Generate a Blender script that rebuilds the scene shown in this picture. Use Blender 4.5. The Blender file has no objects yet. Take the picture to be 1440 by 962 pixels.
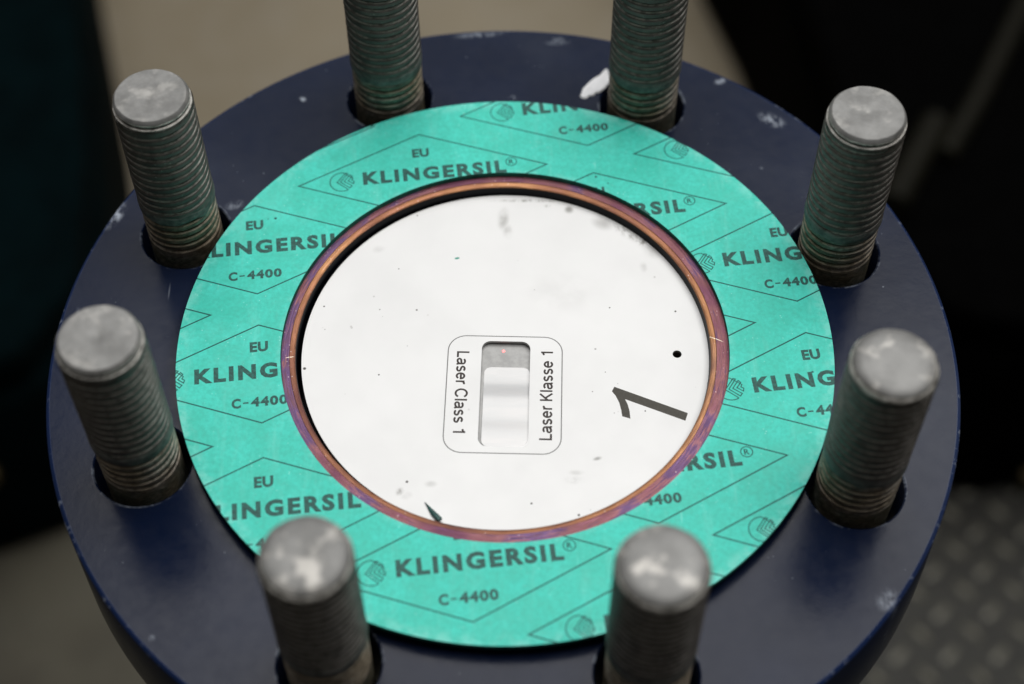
import bpy, bmesh, math, random
from mathutils import Vector, Matrix, noise
from mathutils.geometry import delaunay_2d_cdt

random.seed(7)
MM = 0.001
scene = bpy.context.scene
col = scene.collection

# ------------------------------------------------------------------ camera
cam_data = bpy.data.cameras.new("camera")
cam = bpy.data.objects.new("camera", cam_data)
col.objects.link(cam)
R3 = Matrix(((0.99988903, 0.01389441, -0.00537271),
             (-0.01447161, 0.82039278, -0.57161722),
             (-0.00353455, 0.57163155, 0.82050282)))
cam.matrix_world = Matrix.Translation((0, -0.2305084, 0.3352687)) @ R3.to_4x4()
cam_data.sensor_width = 36
cam_data.lens = 2355.3 / 1440 * 36
cam_data.clip_start = 0.01
cam_data.clip_end = 50
cam_data.dof.use_dof = True
cam_data.dof.focus_distance = 0.405
cam_data.dof.aperture_fstop = 7.5
scene.camera = cam

# ------------------------------------------------------------------ world and lamps
world = bpy.data.worlds.new("World")
scene.world = world
world.use_nodes = True
wb = world.node_tree.nodes['Background']
wb.inputs[0].default_value = (1.0, 0.95, 0.88, 1)
wb.inputs[1].default_value = 0.05

def area_lamp(name, loc, target, sx, sy, power, color):
    d = bpy.data.lights.new(name, 'AREA')
    d.shape = 'RECTANGLE'
    d.size, d.size_y, d.energy, d.color = sx, sy, power, color
    o = bpy.data.objects.new(name, d)
    col.objects.link(o)
    o.location = loc
    o.rotation_euler = (Vector(target) - Vector(loc)).to_track_quat('-Z', 'Y').to_euler()
    return o
area_lamp("overhead_lamp", (0.45, 0.65, 2.1), (0.45, 0.65, 0), 2.3, 1.9, 64, (1.0, 0.985, 0.965))
area_lamp("overhead_lamp_far", (0.0, 2.4, 2.1), (0.0, 2.4, 0), 3.6, 1.5, 14, (0.93, 0.97, 1.0))

vs = scene.view_settings
vs.view_transform = 'Standard'
vs.look = 'None'
vs.exposure = 0.0
vs.gamma = 1.0

# ------------------------------------------------------------------ node helpers
class NT:
    def __init__(s, name):
        s.m = bpy.data.materials.new(name)
        s.m.use_nodes = True
        s.t = s.m.node_tree
        s.t.nodes.clear()
        s.out = s.t.nodes.new('ShaderNodeOutputMaterial')
        s.b = s.t.nodes.new('ShaderNodeBsdfPrincipled')
        s.t.links.new(s.b.outputs[0], s.out.inputs[0])
        s.tc = s.t.nodes.new('ShaderNodeTexCoord')
    def put(s, sock, v):
        if v is None: return
        if isinstance(v, bpy.types.NodeSocket): s.t.links.new(v, sock)
        elif isinstance(v, (tuple, list)):
            sock.default_value = (*v, 1) if len(v) == 3 and sock.type == 'RGBA' else tuple(v)
        else: sock.default_value = v
    @property
    def obj(s): return s.tc.outputs['Object']
    def map(s, vec, scale=(1, 1, 1), loc=(0, 0, 0), rot=0.0):
        n = s.t.nodes.new('ShaderNodeMapping')
        s.put(n.inputs[0], vec); n.inputs[1].default_value = loc
        n.inputs[2].default_value = (0, 0, rot); n.inputs[3].default_value = scale
        return n.outputs[0]
    def noise(s, scale, detail=4, rough=0.55, vec=None, dist=0.0):
        n = s.t.nodes.new('ShaderNodeTexNoise')
        s.put(n.inputs['Vector'], vec if vec is not None else s.obj)
        n.inputs['Scale'].default_value = scale; n.inputs['Detail'].default_value = detail
        n.inputs['Roughness'].default_value = rough; n.inputs['Distortion'].default_value = dist
        return n.outputs[0]
    def voro(s, scale, vec=None, feature='F1'):
        n = s.t.nodes.new('ShaderNodeTexVoronoi'); n.feature = feature
        s.put(n.inputs['Vector'], vec if vec is not None else s.obj)
        n.inputs['Scale'].default_value = scale
        return n.outputs
    def ramp(s, v, a, b, lo=0.0, hi=1.0, smooth=True):
        n = s.t.nodes.new('ShaderNodeMapRange')
        if smooth: n.interpolation_type = 'SMOOTHSTEP'
        s.put(n.inputs[0], v); s.put(n.inputs[1], a); s.put(n.inputs[2], b)
        s.put(n.inputs[3], lo); s.put(n.inputs[4], hi)
        return n.outputs[0]
    def math(s, op, a, b=None):
        n = s.t.nodes.new('ShaderNodeMath'); n.operation = op
        s.put(n.inputs[0], a)
        if b is not None: s.put(n.inputs[1], b)
        return n.outputs[0]
    def mix(s, f, a, b, mode='MIX'):
        n = s.t.nodes.new('ShaderNodeMix'); n.data_type = 'RGBA'; n.blend_type = mode
        s.put(n.inputs[0], f); s.put(n.inputs[6], a); s.put(n.inputs[7], b)
        return n.outputs[2]
    def cramp(s, v, stops):
        n = s.t.nodes.new('ShaderNodeValToRGB')
        s.put(n.inputs[0], v)
        e = n.color_ramp.elements
        while len(e) < len(stops): e.new(0.5)
        for i, (p, c) in enumerate(stops):
            e[i].position = p; e[i].color = (*c, 1)
        return n.outputs[0]
    def sep(s, v=None):
        n = s.t.nodes.new('ShaderNodeSeparateXYZ'); s.put(n.inputs[0], v if v is not None else s.obj)
        return n.outputs
    def bump(s, h, strength, dist, normal=None):
        n = s.t.nodes.new('ShaderNodeBump')
        n.inputs['Strength'].default_value = strength; n.inputs['Distance'].default_value = dist
        s.put(n.inputs['Height'], h)
        if normal is not None: s.put(n.inputs['Normal'], normal)
        return n.outputs[0]
    def spot(s, x, y, rx, ry, rot=0.0, edge=0.5):
        """0..1 mask: a patch of wear at a fixed place on the object (mm)"""
        c, sn = math.cos(-rot), math.sin(-rot)
        n = s.t.nodes.new('ShaderNodeMapping'); n.vector_type = 'TEXTURE'
        s.put(n.inputs[0], s.obj)
        n.inputs[1].default_value = (x * MM, y * MM, 0)
        n.inputs[2].default_value = (0, 0, rot)
        n.inputs[3].default_value = (rx * MM, ry * MM, 1)
        g = s.t.nodes.new('ShaderNodeVectorMath'); g.operation = 'LENGTH'
        s.put(g.inputs[0], n.outputs[0])
        return s.ramp(g.outputs['Value'], edge, 1.0, 1.0, 0.0)
    def set(s, **k):
        names = dict(color='Base Color', metal='Metallic', rough='Roughness', normal='Normal',
                     spec='Specular IOR Level', coat='Coat Weight', coatr='Coat Roughness',
                     ecol='Emission Color', estr='Emission Strength', ior='IOR', sheen='Sheen Weight')
        for a, v in k.items(): s.put(s.b.inputs[names[a]], v)
        return s.m

# ------------------------------------------------------------------ materials
def mat_navy():
    n = NT("navy_paint")
    big = n.noise(22, 4)
    fine = n.noise(260, 5, 0.65)
    base = n.mix(n.ramp(big, 0.35, 0.7), (0.0028, 0.0070, 0.024), (0.0050, 0.0105, 0.033))
    # dust specks
    v = n.voro(520)
    sp = n.math('MULTIPLY', n.ramp(v[0], 0.03, 0.10, 1, 0), n.ramp(n.noise(60, 2), 0.56, 0.70))
    v2 = n.voro(150)
    sp2 = n.math('MULTIPLY', n.ramp(v2[0], 0.018, 0.045, 1, 0), n.ramp(n.noise(35, 2), 0.45, 0.65))
    # short fine scratches
    sc = None
    for rot, th in ((0.5, 0.035), (-0.9, 0.03), (1.7, 0.03)):
        vv = n.voro(90, n.map(n.obj, (1, 0.09, 1), (rot, 0, 0), rot))
        q = n.math('MULTIPLY', n.ramp(vv[0], 0.006, th, 1, 0), n.ramp(n.noise(28, 2, vec=n.map(n.obj, (1, 1, 1), (rot * 3, rot, 0))), 0.60, 0.72))
        sc = q if sc is None else n.math('MAXIMUM', sc, q)
    # scuffs with a place of their own
    sm = None
    tex = n.ramp(n.noise(420, 5, 0.75, vec=n.map(n.obj, (1, 0.5, 1))), 0.42, 0.66)
    for x, y, rx, ry, rot, k in ((73, 74.5, 5, 3, -0.6, .6), (-99.5, 44.5, 6, 2.6, 1.15, .95), (-53.6, 84.3, 1.6, 1.2, 0, .9),
                                 (84, -67.5, 4.0, 3.2, 0.8, .55), (60.4, 89, 2.2, 1.4, .4, .7), (68.5, 58, 1.2, 1.2, 0, .6),
                                 (-69, 47.5, 3.5, 2, 0.3, .45), (16, 105, 5, 2, 0, .5), (-5, 108, 9, 1.6, .1, .45), (3.4, 84, 2, 1.3, 0, .5),
                                 (-77.5, -74, 1.2, 1.0, 0, .8), (70, 103, 3, 2, 0, .3), (-104, 10, 2, 8, .1, .35)):
        q = n.math('MULTIPLY', n.math('MULTIPLY', n.spot(x, y, rx, ry, rot, 0.2), tex), k)
        sm = q if sm is None else n.math('MAXIMUM', sm, q)
    haze = n.ramp(n.noise(14, 3), 0.50, 0.78, 0, 0.035)
    w = n.math('MAXIMUM', n.math('MAXIMUM', n.math('MULTIPLY', sp, .45), n.math('MULTIPLY', sp2, .55)), n.math('MAXIMUM', n.math('MULTIPLY', sc, .28), n.math('MAXIMUM', sm, haze)))
    xyz = n.sep()
    rad = n.math('SQRT', n.math('ADD', n.math('POWER', xyz[0], 2), n.math('POWER', xyz[1], 2)))
    edge_n = n.noise(230, 4, .7)
    base = n.mix(n.math('MULTIPLY', n.ramp(rad, .1087, .1092), n.ramp(xyz[2], -.0012, -.0007)), base, (0.009, 0.020, 0.066))
    hd = None
    for i in range(8):
        a = 2.697 + i * math.pi / 4
        cm = n.t.nodes.new('ShaderNodeVectorMath'); cm.operation = 'DISTANCE'
        cx_ = n.t.nodes.new('ShaderNodeCombineXYZ'); n.put(cx_.inputs[0], xyz[0]); n.put(cx_.inputs[1], xyz[1])
        n.put(cm.inputs[0], cx_.outputs[0]); cm.inputs[1].default_value = (.08924 * math.cos(a), .08924 * math.sin(a), 0)
        q = cm.outputs['Value']
        hd = q if hd is None else n.math('MINIMUM', hd, q)
    topz = n.ramp(xyz[2], -.0012, -.0006)
    rimw = n.math('MULTIPLY', n.math('MULTIPLY', n.ramp(hd, .0121, .0117), topz), n.ramp(edge_n, .46, .68, 0, .8))
    outw = n.math('MULTIPLY', n.math('MULTIPLY', n.ramp(rad, .1088, .1093), topz), n.ramp(edge_n, .56, .68, 0, .55))
    w = n.math('MAXIMUM', w, n.math('MAXIMUM', n.math('MULTIPLY', rimw, .45), n.math('MULTIPLY', outw, .6)))
    c = n.mix(w, base, (0.42, 0.47, 0.55))
    rough = n.ramp(fine, 0.3, 0.7, 0.19, 0.27)
    rough = n.math('ADD', rough, n.math('MULTIPLY', w, 0.35))
    b = n.bump(n.noise(500, 3, 0.6), 0.12, 0.0002)
    b = n.bump(n.noise(45, 2), .12, 0.0008, b)
    return n.set(color=c, rough=rough, spec=0.17, normal=b)

def mat_gasket():
    n = NT("teal_gasket_fibre")
    m1 = n.noise(120, 5, 0.7)
    m2 = n.noise(900, 4, 0.7)
    c = n.mix(n.ramp(m1, 0.35, 0.68), (0.042, 0.60, 0.475), (0.068, 0.71, 0.59))
    c = n.mix(n.ramp(m2, 0.30, 0.75, 0.0, 0.5), c, (0.04, 0.43, 0.33))
    v = n.voro(780)
    lt = n.math('MULTIPLY', n.ramp(v[0], 0.05, 0.20, 1, 0), n.ramp(n.noise(170, 3), 0.48, 0.64))
    c = n.mix(n.math('MULTIPLY', lt, .65), c, (0.34, 0.82, 0.74))
    v = n.voro(1100, n.map(n.obj, (1, 1, 1), (.3, .1, 0)))
    dk = n.math('MULTIPLY', n.ramp(v[0], 0.04, 0.13, 1, 0), n.ramp(n.noise(230, 2), 0.58, 0.66))
    c = n.mix(n.math('MULTIPLY', dk, .5), c, (0.01, 0.12, 0.10))
    fib = None
    for rot in (.2, 1.3, 2.4):
        vv = n.voro(260, n.map(n.obj, (1, .14, 1), (rot, 0, 0), rot))
        q = n.math('MULTIPLY', n.ramp(vv[0], .02, .09, 1, 0), n.ramp(n.noise(140, 2, vec=n.map(n.obj, (1, 1, 1), (rot, 0, 0))), .52, .64))
        fib = q if fib is None else n.math('MAXIMUM', fib, q)
    c = n.mix(n.math('MULTIPLY', fib, .42), c, (0.28, 0.80, 0.70))
    # pale rubbed patches, chafed rims
    xyz = n.sep()
    r = n.math('SQRT', n.math('ADD', n.math('POWER', n.math('SUBTRACT', xyz[0], 0.0005), 2), n.math('POWER', n.math('ADD', xyz[1], 0.0005), 2)))
    rim = n.math('MULTIPLY', n.ramp(r, 0.0750, 0.0783), n.ramp(n.noise(300, 4, .7), 0.40, 0.62))
    rim2 = n.math('MULTIPLY', n.ramp(r, 0.0558, 0.0538), n.ramp(n.noise(300, 4, .7), 0.42, 0.65))
    rub = n.ramp(n.noise(38, 5, .7), 0.52, 0.75, 0, .22)
    streak = n.math('MULTIPLY', n.ramp(n.noise(260, 4, .7, vec=n.map(n.obj, (1, .12, 1), (0, 0, 0), .1)), .52, .75), .30)
    w = n.math('MAXIMUM', n.math('MAXIMUM', n.math('MULTIPLY', rim, .6), n.math('MULTIPLY', rim2, .45)), n.math('MAXIMUM', rub, streak))
    c = n.mix(w, c, (0.22, 0.74, 0.64))
    # the few dark dots beside the lettering
    dots = None
    for x, y, rr in ((-57.3, 39.1, .45), (-59.1, 38.9, .18), (73.4, -10, .35), (24.6, 51.5, .4), (27.6, 49.3, .25)):
        q = n.spot(x, y, rr, rr, 0, .6)
        dots = q if dots is None else n.math('MAXIMUM', dots, q)
    c = n.mix(dots, c, (0.01, 0.10, 0.09))
    b = n.bump(n.noise(1400, 4, .7), 0.35, 0.00015)
    b = n.bump(n.noise(40, 2), .25, .0012, b)
    return n.set(color=c, rough=n.ramp(m1, .3, .7, .48, .62), spec=0.35, normal=b)

def mat_ink(name, colr, low, teal=None):
    n = NT(name)
    k = n.noise(1300, 4, .75)
    c = n.mix(n.ramp(k, .30, .62, low, 1), teal if teal else (0.7, 0.7, 0.7), colr)
    return n.set(color=c, rough=.55, spec=.3)

def mat_disc():
    n = NT("white_coated_sheet")
    c = n.mix(n.ramp(n.noise(30, 4), .4, .75), (0.825, 0.83, 0.83), (0.775, 0.78, 0.78))
    v = n.voro(330)
    sp = n.math('MULTIPLY', n.ramp(v[0], 0.045, 0.085, 1, 0), n.ramp(n.noise(55, 3), .55, .62))
    v = n.voro(130, n.map(n.obj, (1, 1, 1), (.7, .2, 0)))
    sp2 = n.math('MULTIPLY', n.ramp(v[0], 0.028, 0.05, 1, 0), n.ramp(n.noise(40, 3), .46, .56))
    c = n.mix(n.math('MULTIPLY', n.math('MAXIMUM', sp, sp2), .85), c, (0.10, 0.09, 0.08))
    v = n.voro(240, n.map(n.obj, (1, 1, 1), (.1, .9, 0)))
    c = n.mix(n.math('MULTIPLY', n.ramp(v[0], 0.04, 0.10, 1, 0), n.ramp(n.noise(30, 3), .54, .62, 0, .45)), c, (0.30, 0.28, 0.26))
    for rot, amt in ((.35, .16), (-1.1, .13), (1.2, .12)):
        vv = n.voro(70, n.map(n.obj, (1, .05, 1), (rot, 0, 0), rot))
        c = n.mix(n.math('MULTIPLY', n.ramp(vv[0], .004, .016, amt, 0), n.ramp(n.noise(25, 2, vec=n.map(n.obj, (1, 1, 1), (rot, rot, 0))), .48, .62)), c, (.35, .34, .33))
    tex = n.ramp(n.noise(380, 5, .8, vec=n.map(n.obj, (1, .55, 1))), .38, .66)
    soft = n.ramp(n.noise(120, 3, .6), .3, .65)
    sm = None
    for x, y, rx, ry, rot, k, t in ((0.6, 42, 2.0, 5.0, -.1, .42, soft), (1.6, 37.5, 1.8, 3.0, 0, .30, soft), (32, 37, 5.5, 2.4, -.7, .72, tex), (36, 33.5, 3, 2, -.6, .75, tex),
                                    (17.5, 44.4, 1.6, 1.7, 0, .55, soft), (12, 45.8, 1.2, .9, 0, .4, tex), (-24, -38.5, 1.5, 1.5, .5, .55, tex), (-23, -39.3, 2.2, 1.6, 0, .30, soft),
                                    (16.5, -34, 2.4, 1.0, 0, .22, soft), (21.6, -30.3, 1.5, .7, .3, .45, soft), (-31, 32.5, 2.5, 1.5, .5, .20, soft),
                                    (35.6, 25.5, 1.3, 2.2, 0, .22, soft), (8, 47.6, 14, .8, -.02, .55, tex), (16, -36, 3.2, 1.5, 0, .15, tex), (15, 18, 12, 8, 0, .07, soft),
                                    (26, 40, 4.0, 3.0, -.5, .30, soft), (-17, -36.5, 2, 1.2, 0, .2, soft), (38, 31, 3, 4, .6, .25, soft)):
        q = n.math('MULTIPLY', n.math('MULTIPLY', n.spot(x, y, rx, ry, rot, .15), t), k)
        sm = q if sm is None else n.math('MAXIMUM', sm, q)
    c = n.mix(n.math('MINIMUM', n.math('MULTIPLY', sm, 1.5), .85), c, (0.16, 0.155, 0.135))
    dots = None
    for x, y, rr in ((42.7, 11.6, .33), (-44.2, 14.6, .3), (-22.6, -35.8, .42), (16.7, -45.2, .4), (6, -42, .33), (-30, -6, .28), (26.5, 13, .25), (33.5, -17.4, .25), (-48, -3.9, .5), (-26, 26, .22)):
        q = n.spot(x, y, rr, rr, 0, .5)
        dots = q if dots is None else n.math('MAXIMUM', dots, q)
    c = n.mix(dots, c, (0.05, 0.045, 0.04))
    c = n.mix(n.spot(-11.3, 29.1, .75, .4, .2, .6), c, (0.02, 0.30, 0.22))
    b = n.bump(n.noise(60, 3), .05, 0.0005)
    return n.set(color=c, rough=n.ramp(n.noise(90, 3), .3, .7, .33, .48), spec=.45, normal=b)

def mat_tint(name, stops, base_scale, streaks=0.5):
    """heat tinted steel: colour runs along the circumference"""
    n = NT(name)
    xyz = n.sep()
    r = n.math('SQRT', n.math('ADD', n.math('POWER', xyz[0], 2), n.math('POWER', xyz[1], 2)))
    ang = n.math('ARCTAN2', xyz[1], xyz[0])
    cmb = n.t.nodes.new('ShaderNodeCombineXYZ')
    n.put(cmb.inputs[0], n.math('MULTIPLY', r, 1600.0)); n.put(cmb.inputs[1], n.math('MULTIPLY', ang, 6.0))
    turned = n.noise(1.6, 4, .6, vec=cmb.outputs[0])
    k = n.noise(base_scale, 3, .6)
    k = n.math('ADD', n.math('MULTIPLY', k, .75), n.math('MULTIPLY', turned, .25))
    c = n.cramp(k, stops)
    v = n.voro(900)
    c = n.mix(n.math('MULTIPLY', n.ramp(v[0], .05, .2, 1, 0), n.ramp(n.noise(200, 2), .5, .6, 0, .6)), c, (.75, .62, .60))
    scr = n.math('MAXIMUM', n.spot(50.8, 1.5, 3.2, .10, -.5, .7), n.spot(-51.3, -2.5, 1.2, .10, .25, .7))
    c = n.mix(scr, c, (.95, .85, .7))
    b = n.bump(turned, .7, .0002)
    return n.set(color=c, metal=.8, rough=n.ramp(turned, .35, .65, .42, .62), normal=b)

def mat_stud():
    n = NT("galvanised_stud")
    xyz = n.sep()
    oi = n.t.nodes.new('ShaderNodeObjectInfo')
    off = n.t.nodes.new('ShaderNodeVectorMath'); off.operation = 'ADD'
    n.put(off.inputs[0], n.obj); n.put(off.inputs[1], oi.outputs['Random'])
    k = n.noise(240, 5, .7, vec=off.outputs[0])
    c = n.mix(n.ramp(k, .3, .7), (0.066, 0.060, 0.053), (0.135, 0.124, 0.110))
    z = n.math('ADD', xyz[2], n.math('MULTIPLY', n.math('SUBTRACT', n.noise(120, 3, vec=off.outputs[0]), .5), .006))
    oil = n.math('MULTIPLY', n.ramp(z, .0175, .0125), n.ramp(n.noise(90, 3, vec=off.outputs[0]), .30, .6, .35, .9))
    gasket_refl = n.math('MULTIPLY', n.ramp(z, .0045, .001), n.ramp(k, .3, .5, .5, 1))
    c = n.mix(gasket_refl, c, (0.016, 0.050, 0.040))  # green reflection of the gasket painted onto the stud foot
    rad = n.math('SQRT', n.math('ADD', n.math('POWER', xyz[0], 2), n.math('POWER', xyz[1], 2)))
    lit_flank = n.math('MULTIPLY', n.math('MULTIPLY', n.ramp(rad, .00872, .00884), n.ramp(rad, .00928, .00912)), n.ramp(n.noise(500, 4, .7, vec=off.outputs[0]), .32, .6, .25, 1))
    c = n.mix(n.math('MULTIPLY', lit_flank, .95), c, (.74, .72, .67))  # thread flanks painted pale as if lit from above
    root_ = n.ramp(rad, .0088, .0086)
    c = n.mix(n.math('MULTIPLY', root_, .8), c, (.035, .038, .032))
    c = n.mix(n.math('MULTIPLY', oil, .75), c, n.mix(lit_flank, (0.095, 0.068, 0.034), (.42, .30, .15)))
    # pale flecks on the crests
    v = n.voro(800, off.outputs[0])
    c = n.mix(n.math('MULTIPLY', n.ramp(v[0], .05, .22, 1, 0), n.ramp(n.noise(150, 2, vec=off.outputs[0]), .52, .62, 0, .55)), c, (.55, .56, .53))
    b = n.bump(n.noise(700, 5, .75, vec=off.outputs[0]), .8, .0004)
    return n.set(color=c, metal=.10, spec=.32, rough=n.ramp(k, .3, .7, .36, .55), normal=b)

def mat_band():
    n = NT("green_grey_residue")
    k = n.noise(350, 5, .7)
    c = n.mix(n.ramp(k, .35, .65), (0.075, 0.080, 0.073), (0.19, 0.19, 0.175))
    return n.set(color=c, metal=.0, spec=.3, rough=.6, normal=n.bump(k, .6, .0004))

def mat_tip(name, scale, rough, pale):
    n = NT(name)
    oi = n.t.nodes.new('ShaderNodeObjectInfo')
    off = n.t.nodes.new('ShaderNodeVectorMath'); off.operation = 'ADD'
    n.put(off.inputs[0], n.obj); n.put(off.inputs[1], oi.outputs['Random'])
    xyz = n.sep()
    r = n.math('SQRT', n.math('ADD', n.math('POWER', xyz[0], 2), n.math('POWER', xyz[1], 2)))
    k = n.noise(scale, 5, .65, vec=off.outputs[0])
    worn = n.ramp(n.noise(170, 3, .6, vec=off.outputs[0]), .50, .66)
    c = n.mix(n.ramp(k, .3, .7), (0.17, 0.170, 0.165), (0.26, 0.260, 0.254))
    c = n.mix(n.math('MULTIPLY', worn, pale), c, (.70, .67, .62))
    wv = n.t.nodes.new('ShaderNodeMath'); wv.operation = 'SINE'
    n.put(wv.inputs[0], n.math('MULTIPLY', r, 16000))
    b = n.bump(wv.outputs[0], .10, .00005)
    b = n.bump(n.noise(330, 4, .6, vec=off.outputs[0]), .30, .0003, b)
    return n.set(color=c, metal=.3, spec=.35, rough=n.math('SUBTRACT', rough, n.math('MULTIPLY', worn, .10)), normal=b)

def mat_simple(name, color, rough, metal=0.0, spec=.5, nscale=0, namt=.3, bump=0.0):
    n = NT(name)
    c = color
    nrm = None
    if nscale:
        k = n.noise(nscale, 5, .65)
        c = n.mix(n.ramp(k, .3, .7), tuple(x * (1 - namt) for x in color), tuple(min(1, x * (1 + namt)) for x in color))
        if bump: nrm = n.bump(k, bump, .0006)
    return n.set(color=c, rough=rough, metal=metal, spec=spec, normal=nrm)

M = dict(
    navy=mat_navy(), gasket=mat_gasket(),
    ink=mat_ink("gasket_ink", (0.018, 0.066, 0.060), .72, (0.04, 0.42, 0.33)),
    line=mat_ink("gasket_line_ink", (0.006, 0.095, 0.082), .9, (0.04, 0.42, 0.33)),
    disc=mat_disc(), black_ink=mat_ink("label_ink", (0.030, 0.022, 0.018), .97, (.6, .6, .6)),
    olive_ink=mat_ink("numeral_ink", (0.050, 0.046, 0.036), .96, (.5, .5, .5)),
    grey_ink=mat_ink("border_ink", (0.17, 0.17, 0.17), .9),
    purple=mat_tint("purple_heat_tint", [(.30, (.09, .04, .09)), (.42, (.16, .06, .09)), (.49, (.23, .10, .105)), (.54, (.12, .07, .16)), (.60, (.17, .085, .13)), (.66, (.25, .13, .10)), (.78, (.32, .18, .11))], 42),
    orange=mat_tint("orange_heat_tint", [(.32, (.10, .04, .045)), (.42, (.20, .085, .06)), (.50, (.31, .14, .075)), (.57, (.42, .21, .10)), (.70, (.24, .13, .10))], 30),
    bore=mat_simple("black_bore", (0.002, 0.0025, 0.005), .45, 0, .12, 200, .4),
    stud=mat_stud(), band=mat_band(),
    tip=mat_tip("stud_end_steel", 200, .52, .18), tip_worn=mat_tip("worn_stud_end_steel", 90, .52, .42),
    paper=mat_simple("white_paint_flake", (.72, .73, .75), .5, 0, .4, 300, .08, .3),
    shard=mat_simple("dark_green_shard", (.012, .06, .055), .35, 0, .5, 400, .4, .3),
    pit=mat_simple("pin_hole_brown", (.035, .02, .016), .6),
)

# ------------------------------------------------------------------ object helpers
def tag(o, label=None, cat=None, group=None, kind=None):
    for k, v in (('label', label), ('category', cat), ('group', group), ('kind', kind)):
        if v: o[k] = v
    return o
def empty(name, loc=(0, 0, 0)):
    o = bpy.data.objects.new(name, None); col.objects.link(o); o.location = loc
    o.empty_display_size = .02
    return o
def mesh_obj(name, verts, faces, mats, parent=None, mi=None, smooth=None):
    me = bpy.data.meshes.new(name)
    me.from_pydata(verts, [], faces)
    for m in (mats if isinstance(mats, (list, tuple)) else [mats]): me.materials.append(m)
    if mi: me.polygons.foreach_set('material_index', mi)
    if smooth is not None:
        me.polygons.foreach_set('use_smooth', [True] * len(me.polygons))
        me.update()
        me.set_sharp_from_angle(angle=math.radians(smooth))
    me.update()
    o = bpy.data.objects.new(name, me); col.objects.link(o)
    if parent: o.parent = parent
    return o

def lathe(name, prof, mats, parent=None, seg=192, closed=False, center=(0, 0), wob=0.0, smooth=35, mi=None):
    """prof: list of (r, z) in mm"""
    vs_, fs, idx = [], [], []
    for j in range(seg):
        a = 2 * math.pi * j / seg
        for r, z in prof:
            w = wob * noise.noise(Vector((math.cos(a) * 3, math.sin(a) * 3, z * .3))) if wob else 0
            vs_.append(((center[0] + (r + w) * math.cos(a)) * MM, (center[1] + (r + w) * math.sin(a)) * MM, z * MM))
    n = len(prof)
    for j in range(seg):
        k = (j + 1) % seg
        for i in range(n if closed else n - 1):
            i2 = (i + 1) % n
            fs.append((j * n + i, k * n + i, k * n + i2, j * n + i2))
            if mi: idx.append(mi[i])
    return mesh_obj(name, vs_, fs, mats, parent, idx or None, smooth)

def circle(cx, cy, r, n, ph=0.0):
    return [(cx + r * math.cos(ph + 2 * math.pi * i / n), cy + r * math.sin(ph + 2 * math.pi * i / n)) for i in range(n)]

def sheet(name, loops, keep, ztop, zbot, mats, parent=None, ink=(), chamfer=0.0, side=0):
    """a flat plate cut to loops (mm); ink = [(verts, faces, material index)] printed into its top face.
    keep(x, y) tells which triangles belong to the plate"""
    pts, edges, faces, fm = [], [], [], []
    for lp in loops:
        b = len(pts); pts += lp
        edges += [(b + i, b + (i + 1) % len(lp)) for i in range(len(lp))]
    for iv, iff, m in ink:
        b = len(pts); pts += iv
        for f in [(f[0], f[k], f[k + 1]) for f in iff for k in range(1, len(f) - 1)]:
            a = 0
            q = [iv[i] for i in f]
            for i in range(len(q)):
                a += q[i][0] * q[(i + 1) % len(q)][1] - q[(i + 1) % len(q)][0] * q[i][1]
            if abs(a) < 1e-6: continue
            f = list(f) if a > 0 else list(reversed(f))
            faces.append([b + i for i in f]); fm.append(m)
    ov, oe, of, _, _, orig = delaunay_2d_cdt([Vector(p) for p in pts], edges, faces, 0, 1e-4, True)
    V = [(v.x * MM, v.y * MM, ztop * MM) for v in ov]
    F, MI = [], []
    kept = []
    for f, og in zip(of, orig):
        cx = sum(ov[i].x for i in f) / len(f); cy = sum(ov[i].y for i in f) / len(f)
        if not keep(cx, cy): continue
        F.append(tuple(f)); MI.append(fm[og[0]] if og else 0); kept.append(tuple(f))
    nb = len(V)
    V += [(v.x * MM, v.y * MM, zbot * MM) for v in ov]
    for f in kept:
        F.append(tuple(nb + i for i in reversed(f))); MI.append(0)
    # side walls from each loop
    for lp in loops:
        b = len(V); n = len(lp)
        area = sum(lp[i][0] * lp[(i + 1) % n][1] - lp[(i + 1) % n][0] * lp[i][1] for i in range(n))
        V += [(x * MM, y * MM, ztop * MM) for x, y in lp] + [(x * MM, y * MM, zbot * MM) for x, y in lp]
        for i in range(n):
            k = (i + 1) % n
            F.append((b + i, b + n + i, b + n + k, b + k)); MI.append(side)
    return mesh_obj(name, V, F, mats, parent, MI)

def text2d(body, cx, cy, w, h, rot=0.0, bold=0.0, spacing=1.0, res=3):
    """letters as flat triangles fitted to a w x h box centred on cx, cy (mm)"""
    cu = bpy.data.curves.new('tmp', 'FONT')
    cu.body = body; cu.size = 1; cu.offset = bold; cu.space_character = spacing
    cu.resolution_u = res; cu.fill_mode = 'FRONT'
    o = bpy.data.objects.new('tmp', cu); col.objects.link(o)
    bpy.context.view_layer.update()
    me = bpy.data.meshes.new_from_object(o.evaluated_get(bpy.context.evaluated_depsgraph_get()))
    V = [(v.co.x, v.co.y) for v in me.vertices]; F = [tuple(p.vertices) for p in me.polygons]
    bpy.data.objects.remove(o); bpy.data.curves.remove(cu); bpy.data.meshes.remove(me)
    x0 = min(v[0] for v in V); x1 = max(v[0] for v in V); y0 = min(v[1] for v in V); y1 = max(v[1] for v in V)
    c, s = math.cos(rot), math.sin(rot)
    out = []
    for x, y in V:
        x = (x - (x0 + x1) / 2) / (x1 - x0) * w; y = (y - (y0 + y1) / 2) / (y1 - y0) * h
        out.append((cx + x * c - y * s, cy + x * s + y * c))
    return out, F

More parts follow.
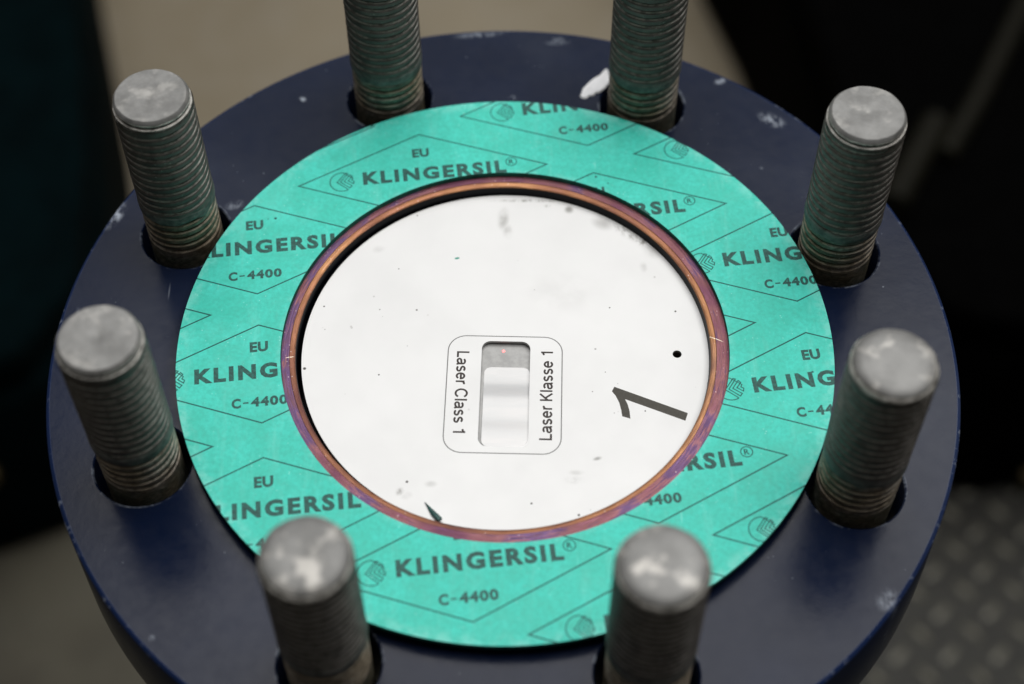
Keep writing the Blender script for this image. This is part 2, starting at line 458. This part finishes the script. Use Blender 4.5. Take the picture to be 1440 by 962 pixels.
def stroke(pl, w, closed=False):
    """polyline as quads with mitred joints"""
    n = len(pl); L, R = [], []
    for i in range(n):
        p = Vector(pl[i])
        a = Vector(pl[i - 1]) if (i > 0 or closed) else None
        b = Vector(pl[(i + 1) % n]) if (i < n - 1 or closed) else None
        d1 = (p - a).normalized() if a is not None else None
        d2 = (b - p).normalized() if b is not None else None
        d1 = d1 or d2; d2 = d2 or d1
        t = (d1 + d2)
        t = t.normalized() if t.length > 1e-6 else d1
        nn = Vector((-t.y, t.x)); k = max(.35, nn.dot(Vector((-d1.y, d1.x))))
        L.append(tuple(p + nn * w / 2 / k)); R.append(tuple(p - nn * w / 2 / k))
    V = L + R
    F = [(i, (i + 1) % n, n + (i + 1) % n, n + i) for i in range(n if closed else n - 1)]
    return V, F

def arcp(cx, cy, rx, ry, a0, a1, n=14):
    return [(cx + rx * math.cos(math.radians(a0 + (a1 - a0) * i / n)), cy + ry * math.sin(math.radians(a0 + (a1 - a0) * i / n))) for i in range(n + 1)]
SW = .122     # pen width, cap height 0.72
GLYPH = {     # advance, strokes (centre lines)
    'L': (.54, [[(.12, .72), (.12, .043), (.50, .043)]]),
    'K': (.66, [[(.12, .72), (.12, 0)], [(.57, .72), (.13, .27)], [(.27, .41), (.60, 0)]]),
    'C': (.71, [arcp(.36, .36, .285, .33, 32, 328, 24)]),
    'l': (.23, [[(.115, .72), (.115, 0)]]),
    'r': (.34, [[(.115, .52), (.115, 0)], [(.115, .26)] + arcp(.27, .30, .155, .19, 180, 95, 8) + [(.325, .489)]]),
    'e': (.55, [[(.08, .285), (.465, .285)] + arcp(.273, .262, .195, .222, 8, 326, 22)]),
    's': (.50, [arcp(.245, .365, .155, .118, 28, 180, 10) + [(.105, .335), (.16, .29), (.25, .265), (.34, .238), (.405, .19)] + arcp(.245, .155, .165, .118, 10, -155, 12)]),
    'a': (.55, [arcp(.255, .365, .175, .12, 155, 0, 12) + [(.43, .12), (.45, .045), (.51, .03)],
                [(.43, .30), (.34, .275), (.22, .262)] + arcp(.205, .152, .14, .11, 90, 280, 12) + [(.33, .07), (.43, .17)]]),
    '1': (.55, [[(.335, 0), (.335, .71)], [(.345, .665), (.28, .58), (.13, .535)]]),
    ' ': (.27, []),
}
def label2d(text, cx, cy, w, h, rot):
    V, F, x = [], [], 0
    for ch in text:
        adv, st = GLYPH[ch]
        for pl in st:
            v, f = stroke(pl, SW)
            b = len(V); V += [(a + x, c) for a, c in v]; F += [tuple(b + i for i in q) for q in f]
        x += adv
    x0 = min(v[0] for v in V); x1 = max(v[0] for v in V)
    V = [((a - (x0 + x1) / 2) / (x1 - x0) * w, (c - .36) / .72 * h) for a, c in V]
    return xf((V, F), cx, cy, rot)

def xf(vf, cx, cy, rot):
    c, s = math.cos(rot), math.sin(rot)
    return [(cx + x * c - y * s, cy + x * s + y * c) for x, y in vf[0]], vf[1]

def rrect(cx, cy, w, h, r, rot=0.0, n=8):
    out = []
    for sx, sy, a0 in ((1, 1, 0), (-1, 1, 90), (-1, -1, 180), (1, -1, 270)):
        for i in range(n + 1):
            a = math.radians(a0 + 90 * i / n)
            out.append((sx * (w / 2 - r) + r * math.cos(a), sy * (h / 2 - r) + r * math.sin(a)))
    return xf((out, None), cx, cy, rot)[0]
def in_rrect(x, y, cx, cy, w, h, r, rot):
    c, s = math.cos(-rot), math.sin(-rot)
    dx, dy = x - cx, y - cy
    px, py = abs(dx * c - dy * s) - (w / 2 - r), abs(dx * s + dy * c) - (h / 2 - r)
    return math.hypot(max(px, 0), max(py, 0)) + min(max(px, py), 0) < r

# ------------------------------------------------------------------ background
FLOOR = -700.0
def quad(name, x0, x1, y0, y1, z, mat):
    return mesh_obj(name, [(x0, y0, z), (x1, y0, z), (x1, y1, z), (x0, y1, z)], [(0, 1, 2, 3)], mat)
n = NT("tan_concrete")
c = n.mix(n.ramp(n.noise(5, 4), .35, .65), (.215, .18, .122), (.265, .225, .158))
c = n.mix(n.ramp(n.noise(40, 5, .7), .4, .7, 0, .5), c, (.25, .22, .17))
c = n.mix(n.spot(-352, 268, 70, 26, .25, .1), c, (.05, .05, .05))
c = n.mix(n.ramp(n.sep()[1], .40, .34, 0, .85), c, n.mix(n.ramp(n.noise(9, 3), .35, .65), (.010, .010, .006), (.048, .047, .033)))  # front part in blotchy olive, darkened to imitate light falloff
mat_floor = n.set(color=c, rough=.75, normal=n.bump(n.noise(90, 4), .4, .002))
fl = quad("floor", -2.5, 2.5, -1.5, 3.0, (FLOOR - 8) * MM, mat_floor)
tag(fl, "worn tan and olive concrete floor, its front painted dark like fading light, far out of focus", kind="structure")

mat_steelplate = mat_simple("tread_plate_steel", (.014, .0135, .010), .6, .2, .5, 50, .35)
mat_loz = mat_simple("tread_lozenge_steel", (.11, .106, .085), .42, .5, .5, 60, .25)
tp = mesh_obj("tread_plate", [(.10, -.25, (FLOOR - 6) * MM), (.95, -.25, (FLOOR - 6) * MM), (.95, .50, (FLOOR - 6) * MM), (.10, .50, (FLOOR - 6) * MM),
                              (.10, -.25, FLOOR * MM), (.95, -.25, FLOOR * MM), (.95, .50, FLOOR * MM), (.10, .50, FLOOR * MM)],
              [(4, 5, 6, 7), (0, 1, 5, 4), (1, 2, 6, 5), (2, 3, 7, 6), (3, 0, 4, 7), (3, 2, 1, 0)], mat_steelplate)
tag(tp, "steel tread plate floor with raised lozenges, blurred below the flange", kind="structure")
# one raised lozenge: a lens shaped boss
LV, LF = [], []
nl = 8
for k, (s_, z_) in enumerate(((1, 0), (.62, 1.9))):
    for i in range(nl):
        a = 2 * math.pi * i / nl
        LV.append((9.6 * s_ * math.cos(a) * MM, 4.6 * s_ * math.sin(a) * (1 - .25 * abs(math.cos(a))) * MM, z_ * MM))
LV.append((0, 0, 2.3 * MM))
for i in range(nl):
    k = (i + 1) % nl
    LF += [(i, k, nl + k, nl + i), (nl + i, nl + k, 2 * nl)]
loz0 = mesh_obj("lozenge", LV, LF, mat_loz, tp, smooth=70)
first = True
for iy in range(17):
    for ix in range(22):
        if (ix + iy) % 2: continue
        x, y = 142 + ix * 17.0, 155 + iy * 15.5
        o = loz0 if first else loz0.copy()
        if not first: col.objects.link(o)
        first = False
        o.parent = tp
        o.location = ((x + random.uniform(-.6, .6)) * MM, (y + random.uniform(-.6, .6)) * MM, FLOOR * MM)
        o.rotation_euler[2] = math.radians(45 if ix % 2 else -45)
        if ix % 2: o.scale = (.85, .8, .4)

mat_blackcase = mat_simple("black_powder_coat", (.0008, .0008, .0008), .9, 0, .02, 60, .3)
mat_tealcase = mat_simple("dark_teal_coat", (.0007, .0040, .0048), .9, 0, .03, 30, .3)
def prism(name, outline, z0, z1, mat, parent=None, bev=0.012):
    """outline in metres, extruded, edges bevelled"""
    bm = bmesh.new()
    f = bm.faces.new([bm.verts.new((x, y, z0)) for x, y in outline])
    r = bmesh.ops.extrude_face_region(bm, geom=[f])
    for v in r['geom']:
        if isinstance(v, bmesh.types.BMVert): v.co.z = z1
    bmesh.ops.recalc_face_normals(bm, faces=bm.faces)
    if bev: bmesh.ops.bevel(bm, geom=bm.edges[:], offset=bev, segments=3, affect='EDGES', profile=.6)
    me = bpy.data.meshes.new(name); bm.to_mesh(me); bm.free()
    me.materials.append(mat)
    me.polygons.foreach_set('use_smooth', [True] * len(me.polygons)); me.set_sharp_from_angle(angle=math.radians(40))
    o = bpy.data.objects.new(name, me); col.objects.link(o)
    if parent: o.parent = parent
    return o
zf = (FLOOR - 8) * MM
lc = empty("equipment_case", (0, 0, 0))
tag(lc, "near black teal tinted equipment case blurred at the left edge", "equipment case")
FL_ = [(-1.4, .30), (-.351, .318), (-.29, .345), (-.262, .40), (-.27, .50), (-.295, .65), (-.325, .77), (-.349, .864), (-.385, 1.3), (-1.4, 1.5)]
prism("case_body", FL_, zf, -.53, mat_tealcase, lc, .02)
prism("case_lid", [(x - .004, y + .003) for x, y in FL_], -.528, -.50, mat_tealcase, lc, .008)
rc = empty("machine_housing", (0, 0, 0))
tag(rc, "black machine housing blurred behind the right side of the flange", "machine housing")
FR_ = [(1.4, .40), (.42, .375), (.336, .352), (.27, .37), (.235, .46), (.215, .65), (.203, .759), (.177, .854), (.12, 1.2), (.12, 1.6), (1.4, 1.6)]
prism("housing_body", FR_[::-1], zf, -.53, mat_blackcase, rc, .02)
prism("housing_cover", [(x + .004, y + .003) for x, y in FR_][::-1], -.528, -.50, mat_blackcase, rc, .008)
def tube(name, pts, r, mat, parent=None, seg=14):
    V, F = [], []
    P = [Vector(p) for p in pts]
    for i, p in enumerate(P):
        d = (P[min(i + 1, len(P) - 1)] - P[max(i - 1, 0)]).normalized()
        u = d.cross(Vector((0, 0, 1))).normalized(); w = u.cross(d)
        for j in range(seg):
            a = 2 * math.pi * j / seg
            V.append(tuple(p + (u * math.cos(a) + w * math.sin(a)) * r))
    for i in range(len(P) - 1):
        for j in range(seg):
            k = (j + 1) % seg
            F.append((i * seg + j, i * seg + k, (i + 1) * seg + k, (i + 1) * seg + j))
    F.append(tuple(range(seg))[::-1]); F.append(tuple((len(P) - 1) * seg + j for j in range(seg)))
    return mesh_obj(name, V, F, mat, parent, smooth=50)
mat_hose = mat_simple("olive_hose", (.006, .0055, .0028), .6, 0, .15, 80, .3)
mat_brass = mat_simple("dull_brass", (.05, .036, .012), .5, .5, .4, 120, .3)
h1 = tube("olive_hose", [(.290, .49, -.493), (.318, .535, -.492), (.345, .585, -.492), (.385, .66, -.492)], .0075, mat_hose)
tag(h1, "thin olive hose lying on the black housing near the top right corner", "hose")
h2 = tube("olive_pipe", [(.250, .448, -.491), (.267, .48, -.491), (.288, .517, -.491)], .010, mat_hose)
tag(h2, "short olive pipe blurred just right of the upper right stud", "pipe")
def knob(name, x, y, z, label):
    o = lathe(name, [(0, 9), (5, 9), (7.5, 7.5), (8, 5), (7, 2), (8.5, 0)], mat_brass, seg=20)
    o.location = (x, y, z); tag(o, label, "brass fitting"); return o
knob("brass_fitting", .368, .3585, -.684, "dull brass fitting on the black housing at the right edge")
knob("brass_fitting", -.333, .318, -.596, "dull brass fitting on the dark case at the left edge")

# ------------------------------------------------------------------ flange
BR, HR = 89.24, 11.3
A0 = 2.697
ANG = [A0 + i * math.pi / 4 for i in range(8)]
HC = [(BR * math.cos(a), BR * math.sin(a)) for a in ANG]
flange = empty("pipe_flange")
tag(flange, "round navy painted pipe flange with eight bolt holes carrying the studs", "flange")
CH, CHO = .45, 0.9
RI = 55.2
NH, NO = 72, 256
loops = [circle(0, 0, 110 - CHO, NO)] + [circle(x, y, HR + CH, NH) for x, y in HC] + [circle(0, 0, RI, 160)]
def keep_fl(x, y):
    r = math.hypot(x, y)
    return RI < r < 110 and all(math.hypot(x - a, y - b) > HR + CH * .9 for a, b in HC)
pts, edges = [], []
for lp in loops:
    b = len(pts); pts += lp; edges += [(b + i, b + (i + 1) % len(lp)) for i in range(len(lp))]
# extra inner rings keep the triangles even
ov, oe, of, *_ = delaunay_2d_cdt([Vector(p) for p in pts], edges, [], 0, 1e-4, True)
TH = 30.0
V = [(v.x * MM, v.y * MM, 0) for v in ov]
F = []
for f in of:
    cx = sum(ov[i].x for i in f) / len(f); cy = sum(ov[i].y for i in f) / len(f)
    if keep_fl(cx, cy): F.append(tuple(f))
nb = len(V); V += [(v.x * MM, v.y * MM, -TH * MM) for v in ov]
F += [tuple(nb + i for i in reversed(f)) for f in list(F)]
def wall(rings, flip):
    global V, F
    n = len(rings[0][0]); b = len(V)
    for lp, z in rings: V += [(x * MM, y * MM, z * MM) for x, y in lp]
    for k in range(len(rings) - 1):
        for i in range(n):
            j = (i + 1) % n
            q = (b + k * n + i, b + (k + 1) * n + i, b + (k + 1) * n + j, b + k * n + j)
            F.append(q if not flip else q[::-1])
wall([(circle(0, 0, 110 - CHO, NO), 0), (circle(0, 0, 110 - CHO * .35, NO), -CHO * .35), (circle(0, 0, 110, NO), -CHO), (circle(0, 0, 110.6, NO), -TH + 1), (circle(0, 0, 110 - CHO, NO), -TH)], False)
for x, y in HC:
    wall([(circle(x, y, HR + CH, NH), 0), (circle(x, y, HR + CH * .3, NH), -CH * .3), (circle(x, y, HR, NH), -CH), (circle(x, y, HR, NH), -TH)], True)
wall([(circle(0, 0, RI, 160), 0), (circle(0, 0, RI, 160), -TH)], True)
plate = mesh_obj("plate", V, F, M['navy'], flange, smooth=50)
lathe("raised_face", [(77.0, .02), (77.0, 2.6), (76.6, 2.98), (55.2, 2.98), (55.2, .02)], M['bore'], flange, 192)
lathe("neck", [(60, -TH - .02), (60, -40), (52, -90), (52, -692)], M['navy'], flange, 96)

# ------------------------------------------------------------------ bore ring with heat tint
ring = empty("bore_ring")
tag(ring, "heat tinted steel ring in purple and orange between the teal gasket and the white disc", "steel ring")
lathe("outer_band", [(55.15, -9), (55.15, 2.95), (53.4, 3.0), (51.50, 2.98)], M['purple'], ring, 256)
lathe("inner_band", [(51.49, 2.985), (51.35, 2.86), (50.9, 2.84), (50.35, 2.74), (50.15, 2.6), (50.1, 2.4)], M['orange'], ring, 256)
lathe("bore_wall", [(50.1, 2.39), (50.02, 2.0), (50.02, 1.2), (49.95, .9), (49.9, -12)], M['bore'], ring, 256)
lathe("bore_floor", [(49.9, -12), (20, -12), (0.01, -12)], M['bore'], ring, 96)

# ------------------------------------------------------------------ gasket with print
GZ, GB = 4.6, 3.05
GX, GY, GRO, GRI = 0.48, -0.54, 78.75, 53.9
TH_T = math.radians(5.7)
ink = []
LOGO_TAIL = [(.45, -.85), (-.42, -.02), (.34, .92), (.52, .85), (-.14, 0.0), (.62, -.72), (.8, -.5), (.17, .03), (.7, .7), (.87, .5), (.49, .06), (.93, -.3), (1.0, -.05), (.8, .1), (.92, .3)]
arc = [(math.cos(math.radians(a)), math.sin(math.radians(a))) for a in range(84, 299, 10)]
LOGO = [(x * 3.1, y * 3.1) for x, y in arc + LOGO_TAIL]
T_name = text2d("KLINGERSIL", 3.0, .60, 37.2, 4.4, 0, .050, 1.26)
T_eu = text2d("EU", -.1, 7.65, 4.4, 3.0, 0, .05, 1.08)
def join2d(*parts_):
    V, F = [], []
    for v, f in parts_:
        b = len(V); V += v; F += [tuple(b + i for i in q) for q in f]
    return V, F
T_c = join2d(text2d("C", -5.85, -8.1, 2.2, 2.8, 0, .045), stroke([(-4.25, -8.15), (-2.95, -8.15)], .42), text2d("4400", 1.9, -8.1, 8.6, 2.75, 0, .045, 1.15))
T_r = text2d("R", 23.1, 1.95, 1.3, 1.55, 0, .03)
C0 = Vector((-20.0, 52.84)); U = Vector((45.35, -13.98)); W = Vector((3.77, -37.46))
HWD, HHD = 32.2, 14.08
def rs(v): return (HWD * v[0], HHD * v[1])
for i in range(-4, 5):
    for j in range(-5, 8):
        c = C0 + U * i + W * j
        # does any of this diamond reach the ring?
        def local(px, py): return (c.x + px * math.cos(TH_T) - py * math.sin(TH_T), c.y + px * math.sin(TH_T) + py * math.cos(TH_T))
        smp = [local(HWD * a / 6 * (1 - abs(b) / 6) , HHD * b / 6) for a in range(-6, 7) for b in range(-6, 7)]
        rr = [math.hypot(x - GX, y - GY) for x, y in smp]
        if not any(GRI - 2 < r < GRO + 2 for r in rr): continue
        ink.append((*xf(stroke([rs(v) for v in ((-1, 0), (0, -1), (1, 0), (0, 1))], .36, True), c.x, c.y, TH_T), 2))
        parts = [(T_name, 1), (T_eu, 1), (T_c, 1), (T_r, 2), (xf(stroke(LOGO, .27, True), -21.0, .15, 0), 2),
                 (xf(stroke(circle(0, 0, 1.38, 18), .26, True), 23.1, 1.95, 0), 2)]
        for vf, mi in parts:
            q = xf(vf, c.x, c.y, TH_T)
            rr = [math.hypot(x - GX, y - GY) for x, y in q[0]]
            if max(rr) < GRI or min(rr) > GRO: continue
            ink.append((*q, mi))
def keep_g(x, y): return GRI * .9997 < math.hypot(x - GX, y - GY) < GRO
def wob_circle(r, n, amp):
    return [(GX + (r + amp * noise.noise(Vector((math.cos(a) * 9, math.sin(a) * 9, r)))) * math.cos(a), GY + (r + amp * noise.noise(Vector((math.cos(a) * 9, math.sin(a) * 9, r)))) * math.sin(a)) for a in (2 * math.pi * i / n for i in range(n))]
gasket = sheet("gasket", [circle(GX, GY, GRO, 256), circle(GX, GY, GRI, 224)], keep_g, GZ, GB, [M['gasket'], M['ink'], M['line'], mat_simple("gasket_cut_edge", (.012, .14, .10), .7, 0, .3, 500, .3)], None, ink, side=3)
tag(gasket, "flat teal fibre gasket ring printed with repeated lettering and diamonds", "gasket")

# ------------------------------------------------------------------ white disc with label and window
DX, DY, DR = .5, .1, 49.4
LR = math.radians(-2.4)
LC = (0.0, -11.9)
def L2(x, y): return xf(([(x, y)], None), LC[0], LC[1], LR)[0][0]
SC = L2(.2, .2)
ink = []
ink.append((*stroke(rrect(LC[0], LC[1], 27.7, 33.3, 4.4, LR, 8), .26, True), 3))
p = L2(-10.15, .35); ink.append((*label2d("Laser Class 1", p[0], p[1], 23.3, 2.95, LR - math.pi / 2), 1))
p = L2(10.15, -.2); ink.append((*label2d("Laser Klasse 1", p[0], p[1], 25.2, 2.95, LR + math.pi / 2), 1))
one = [(26.5, -10.4), (25.85, -11.7), (26.7, -13.0), (27.45, -15.0), (27.8, -17.0), (27.96, -18.8), (29.85, -19.5), (29.8, -17.5), (29.45, -15.5), (28.9, -14.0), (42.8, -20.3), (43.55, -18.15)]
ink.append((one, [(0, 1, 2, 9), (2, 3, 8, 9), (3, 4, 7, 8), (4, 5, 6, 7), (0, 9, 10, 11)], 2))
PH = (42.2, -1.2)
def keep_d(x, y):
    return math.hypot(x - DX, y - DY) < DR and math.hypot(x - PH[0], y - PH[1]) > 1.09 and not in_rrect(x, y, SC[0], SC[1], 11.8, 30.0, 2.2, LR)
disc = empty("sensor_disc")
tag(disc, "white coated round cover disc with laser class label, numeral one and mirror window", "cover disc")
sheet("face_sheet", [circle(DX, DY, DR, 256), circle(PH[0], PH[1], 1.1, 28), rrect(SC[0], SC[1], 11.8, 30.0, 2.2, LR, 8)], keep_d, 0, -.8,
      [M['disc'], M['black_ink'], M['olive_ink'], M['grey_ink'], mat_simple("bare_sheet_edge", (.45, .45, .44), .4, .5)], disc, ink, side=4)
# recess below the window: grey floor, added pale pad imitating a reflection, waves shaped for its bands
mat_recess = mat_simple("recess_grey", (.33, .33, .325), .45, .2, .5, 500, .12)
rf_ = mesh_obj("recess_floor", [(-8 * MM, -17 * MM, -1.3 * MM), (8 * MM, -17 * MM, -1.3 * MM), (8 * MM, 18 * MM, -1.3 * MM), (-8 * MM, 18 * MM, -1.3 * MM)], [(0, 1, 2, 3)], mat_recess, disc)
rf_.location = (SC[0] * MM, SC[1] * MM, 0); rf_.rotation_euler[2] = LR
n = NT("reflection_pale")
mat_reflection = n.set(color=n.mix(n.ramp(n.noise(350, 4, .7, vec=n.map(n.obj, (.15, 1, 1))), .35, .7), (.53, .535, .54), (.57, .565, .565)), metal=.13, rough=.20, spec=.4)
PW, PH_, PR = 11.0, 22.8, 1.7
mv, mf = [], []
NX, NY, hgt = 10, 150, 0.0
for j in range(NY + 1):
    y = PH_ / 2 - PH_ * j / NY
    hgt += (.080 * math.exp(-((y - 4.6) / 2.2) ** 2) + .046 * math.exp(-((y + 5.4) / 2.2) ** 2)) * PH_ / NY
    d = PH_ / 2 - abs(y)
    hw = PW / 2 - (PR - math.sqrt(max(0, PR * PR - (PR - d) ** 2)) if d < PR else 0)
    for i in range(NX + 1):
        mv.append(((-hw + 2 * hw * i / NX) * MM, y * MM, hgt * MM))
for j in range(NY):
    for i in range(NX):
        a = j * (NX + 1) + i
        mf.append((a, a + NX + 1, a + NX + 2, a + 1))
mir = mesh_obj("reflection_pad", mv, mf, mat_reflection, disc, smooth=180)
pc = L2(.2 + .38, .2 - 3.3)
mir.location = (pc[0] * MM, pc[1] * MM, -1.15 * MM); mir.rotation_euler[2] = LR
n = NT("laser_red")
mat_laser = n.set(color=(.8, .1, .1), ecol=(1.0, .10, .10), estr=5.0, rough=.3)
ls = lathe("laser_spot", [(.01, .12), (.22, .10), (.33, 0)], mat_laser, disc, 16)
ls.location = (.1 * MM, 1.3 * MM, -1.29 * MM)
pt = lathe("pin_hole_liner", [(1.1, -.81), (1.1, -3), (.01, -3)], M['pit'], disc, 24, center=PH)

# small dark shard standing against the ring
sh = mesh_obj("gasket_shard", [(x * MM, y * MM, z * MM) for x, y, z in
     ((-18.5, -41.2, .3), (-14.4, -46.0, 1.3), (-15.1, -46.8, 1.3), (-16.9, -44.6, .6), (-18.3, -41.5, .02), (-14.4, -46.3, .7), (-15.3, -46.9, .7), (-17.0, -44.7, .02))],
     [(0, 3, 2, 1), (4, 5, 6, 7), (0, 1, 5, 4), (1, 2, 6, 5), (2, 3, 7, 6), (3, 0, 4, 7)], M['shard'])
tag(sh, "tiny dark green shard on the white disc at its lower rim", "shard")

# white flake of paint by a stud
flk = [(21.9, 84.0), (22.3, 83.3), (23.0, 83.0), (23.8, 83.3), (24.0, 83.9), (24.9, 84.0), (25.7, 84.3), (26.0, 85.0), (26.7, 84.9), (27.4, 85.2), (28.6, 86.2), (29.6, 87.6),
       (30.0, 89.5), (29.9, 92.3), (29.4, 93.3), (28.6, 93.0), (27.6, 91.5), (26.0, 90.7), (24.6, 89.2), (22.9, 86.9)]
bm = bmesh.new()
f = bm.faces.new([bm.verts.new((x * MM, y * MM, .05 * MM)) for x, y in flk])
r = bmesh.ops.extrude_face_region(bm, geom=[f])
for v in r['geom']:
    if isinstance(v, bmesh.types.BMVert): v.co.z = .45 * MM
bmesh.ops.recalc_face_normals(bm, faces=bm.faces)
bmesh.ops.bevel(bm, geom=[e for e in bm.edges if e.verts[0].co.z > .0003 and e.verts[1].co.z > .0003], offset=.25 * MM, segments=2, affect='EDGES')
for v in bm.verts:
    k = (v.co.x / MM - 25) / 5
    v.co.z += (max(0, k) ** 2 * 1.1 + .25 * noise.noise(Vector((v.co.x * 900, v.co.y * 900, 1)))* (k + 1)) * MM
    v.co.x += .25 * noise.noise(Vector((v.co.x * 2000, v.co.y * 2000, 3))) * MM
me = bpy.data.meshes.new("paint_flake"); bm.to_mesh(me); bm.free(); me.materials.append(M['paper'])
o = bpy.data.objects.new("paint_flake", me); col.objects.link(o)
tag(o, "white curled paint flake on the navy flange left of the stud it touches", "paint flake")

# ------------------------------------------------------------------ studs
PITCH = 2.45
def thread_mesh():
    seg = 96; z0, z1 = -34.0, 48.1; dz = .204
    rows = int((z1 - z0) / dz)
    V, F, MI = [], [], []
    for k in range(rows + 1):
        z = z0 + (z1 - z0) * k / rows
        for j in range(seg):
            a = 2 * math.pi * j / seg
            ph = (z / PITCH - j / seg) % 1.0
            # crest narrow, root wide and rounded
            t = abs(ph - .5) * 2
            prof = min(1.0, max(0.0, (t - .50) / .36)); prof = prof * prof * (3 - 2 * prof)
            nz = noise.noise(Vector((math.cos(a) * 2.2, math.sin(a) * 2.2, z * .45)))
            nf = noise.noise(Vector((math.cos(a) * 9, math.sin(a) * 9, z * 2.1)))
            depth = .80 + .15 * nz
            bandc = 16.0 + .8 * nz
            env = min(1.0, max(0.0, (abs(z - bandc) - 1.1) / .9))          # filled turn
            env *= min(1.0, max(0.0, (z - 2.2 - nz) / 2.5))                  # plain shank at the bottom
            env *= min(1.0, max(0.0, (47.6 - z) / 1.0))
            low = .18 if z < bandc else 0
            r = 9.42 - depth * (1 - (1 - prof)) * env - low + .05 * nf + .06 * nz * env
            V.append((r * math.cos(a) * MM, r * math.sin(a) * MM, z * MM))
    for k in range(rows):
        zc = z0 + (z1 - z0) * (k + .5) / rows
        for j in range(seg):
            a = 2 * math.pi * (j + .5) / seg
            nz = noise.noise(Vector((math.cos(a) * 2.2, math.sin(a) * 2.2, zc * .45)))
            j2 = (j + 1) % seg
            F.append((k * seg + j, k * seg + j2, (k + 1) * seg + j2, (k + 1) * seg + j))
            MI.append(0)
    return V, F, MI
def make_stud():
    root = empty("threaded_stud")
    V, F, MI = thread_mesh()
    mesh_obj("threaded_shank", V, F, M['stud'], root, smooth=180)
    # the filled turn: a thin uneven sleeve
    V, F = [], []
    seg = 72; rows = 8
    for k in range(rows + 1):
        for j in range(seg):
            a = 2 * math.pi * j / seg
            nz = noise.noise(Vector((math.cos(a) * 2.2, math.sin(a) * 2.2, 7)))
            n2 = noise.noise(Vector((math.cos(a) * 5, math.sin(a) * 5, k * .5)))
            z = 16.0 + .8 * nz + (k / rows - .5) * (3.0 + 1.1 * noise.noise(Vector((math.cos(a) * 3, math.sin(a) * 3, 3))))
            e = 1 - abs(k / rows - .5) * 2
            r = 9.30 + .22 * min(1, e * 3) + .10 * n2
            V.append((r * math.cos(a) * MM, r * math.sin(a) * MM, z * MM))
    for k in range(rows):
        for j in range(seg):
            j2 = (j + 1) % seg
            F.append((k * seg + j, k * seg + j2, (k + 1) * seg + j2, (k + 1) * seg + j))
    mesh_obj("residue_band", V, F, M['band'], root, smooth=180)
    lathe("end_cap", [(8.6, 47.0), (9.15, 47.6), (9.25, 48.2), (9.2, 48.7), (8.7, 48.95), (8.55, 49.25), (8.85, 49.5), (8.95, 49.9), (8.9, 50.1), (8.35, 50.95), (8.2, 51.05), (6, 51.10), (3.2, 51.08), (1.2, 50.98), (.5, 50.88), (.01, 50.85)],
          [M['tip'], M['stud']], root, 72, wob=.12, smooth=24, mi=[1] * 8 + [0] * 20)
    return root
def make_tip_worn():
    return lathe("end_cap", [(8.6, 47.0), (9.2, 47.6), (9.25, 48.6), (9.1, 49.4), (8.6, 50.2), (7.8, 50.8), (6.6, 51.1), (4.2, 51.3), (2.2, 51.25), (.01, 51.1)],
                 [M['tip_worn'], M['stud']], None, 72, wob=.2, smooth=180, mi=[1] * 4 + [0] * 20)
proto = make_stud()
worn = make_tip_worn()
labels = ["sharp grey threaded stud at the upper left, beside the dark case",
          "grey threaded stud at the far left edge of the flange, below the upper left one",
          "blurred grey threaded stud at the front left, its foot cut by the bottom edge",
          "blurred threaded stud at the front right with the brightest, rounded worn end",
          "blurred threaded stud at the right edge with a pale patchy end, nearest the tread plate",
          "sharp grey threaded stud at the upper right against the black housing",
          "threaded stud cut by the top edge with the white paint flake beside its foot",
          "threaded stud cut by the top edge on the left, in front of the tan floor"]
spin = [0.3, 1.9, 3.3, 4.4, 5.4, 2.6, .9, 4.9]
lean = [(0, 0)] * 8
protokids = list(proto.children)
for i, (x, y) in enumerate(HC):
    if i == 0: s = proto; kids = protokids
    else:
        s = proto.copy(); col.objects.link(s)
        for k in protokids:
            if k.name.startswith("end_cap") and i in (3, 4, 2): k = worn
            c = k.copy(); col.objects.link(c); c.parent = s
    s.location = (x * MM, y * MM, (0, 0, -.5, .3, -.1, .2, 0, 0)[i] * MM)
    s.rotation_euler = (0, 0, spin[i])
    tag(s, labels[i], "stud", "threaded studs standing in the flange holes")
bpy.data.objects.remove(worn)
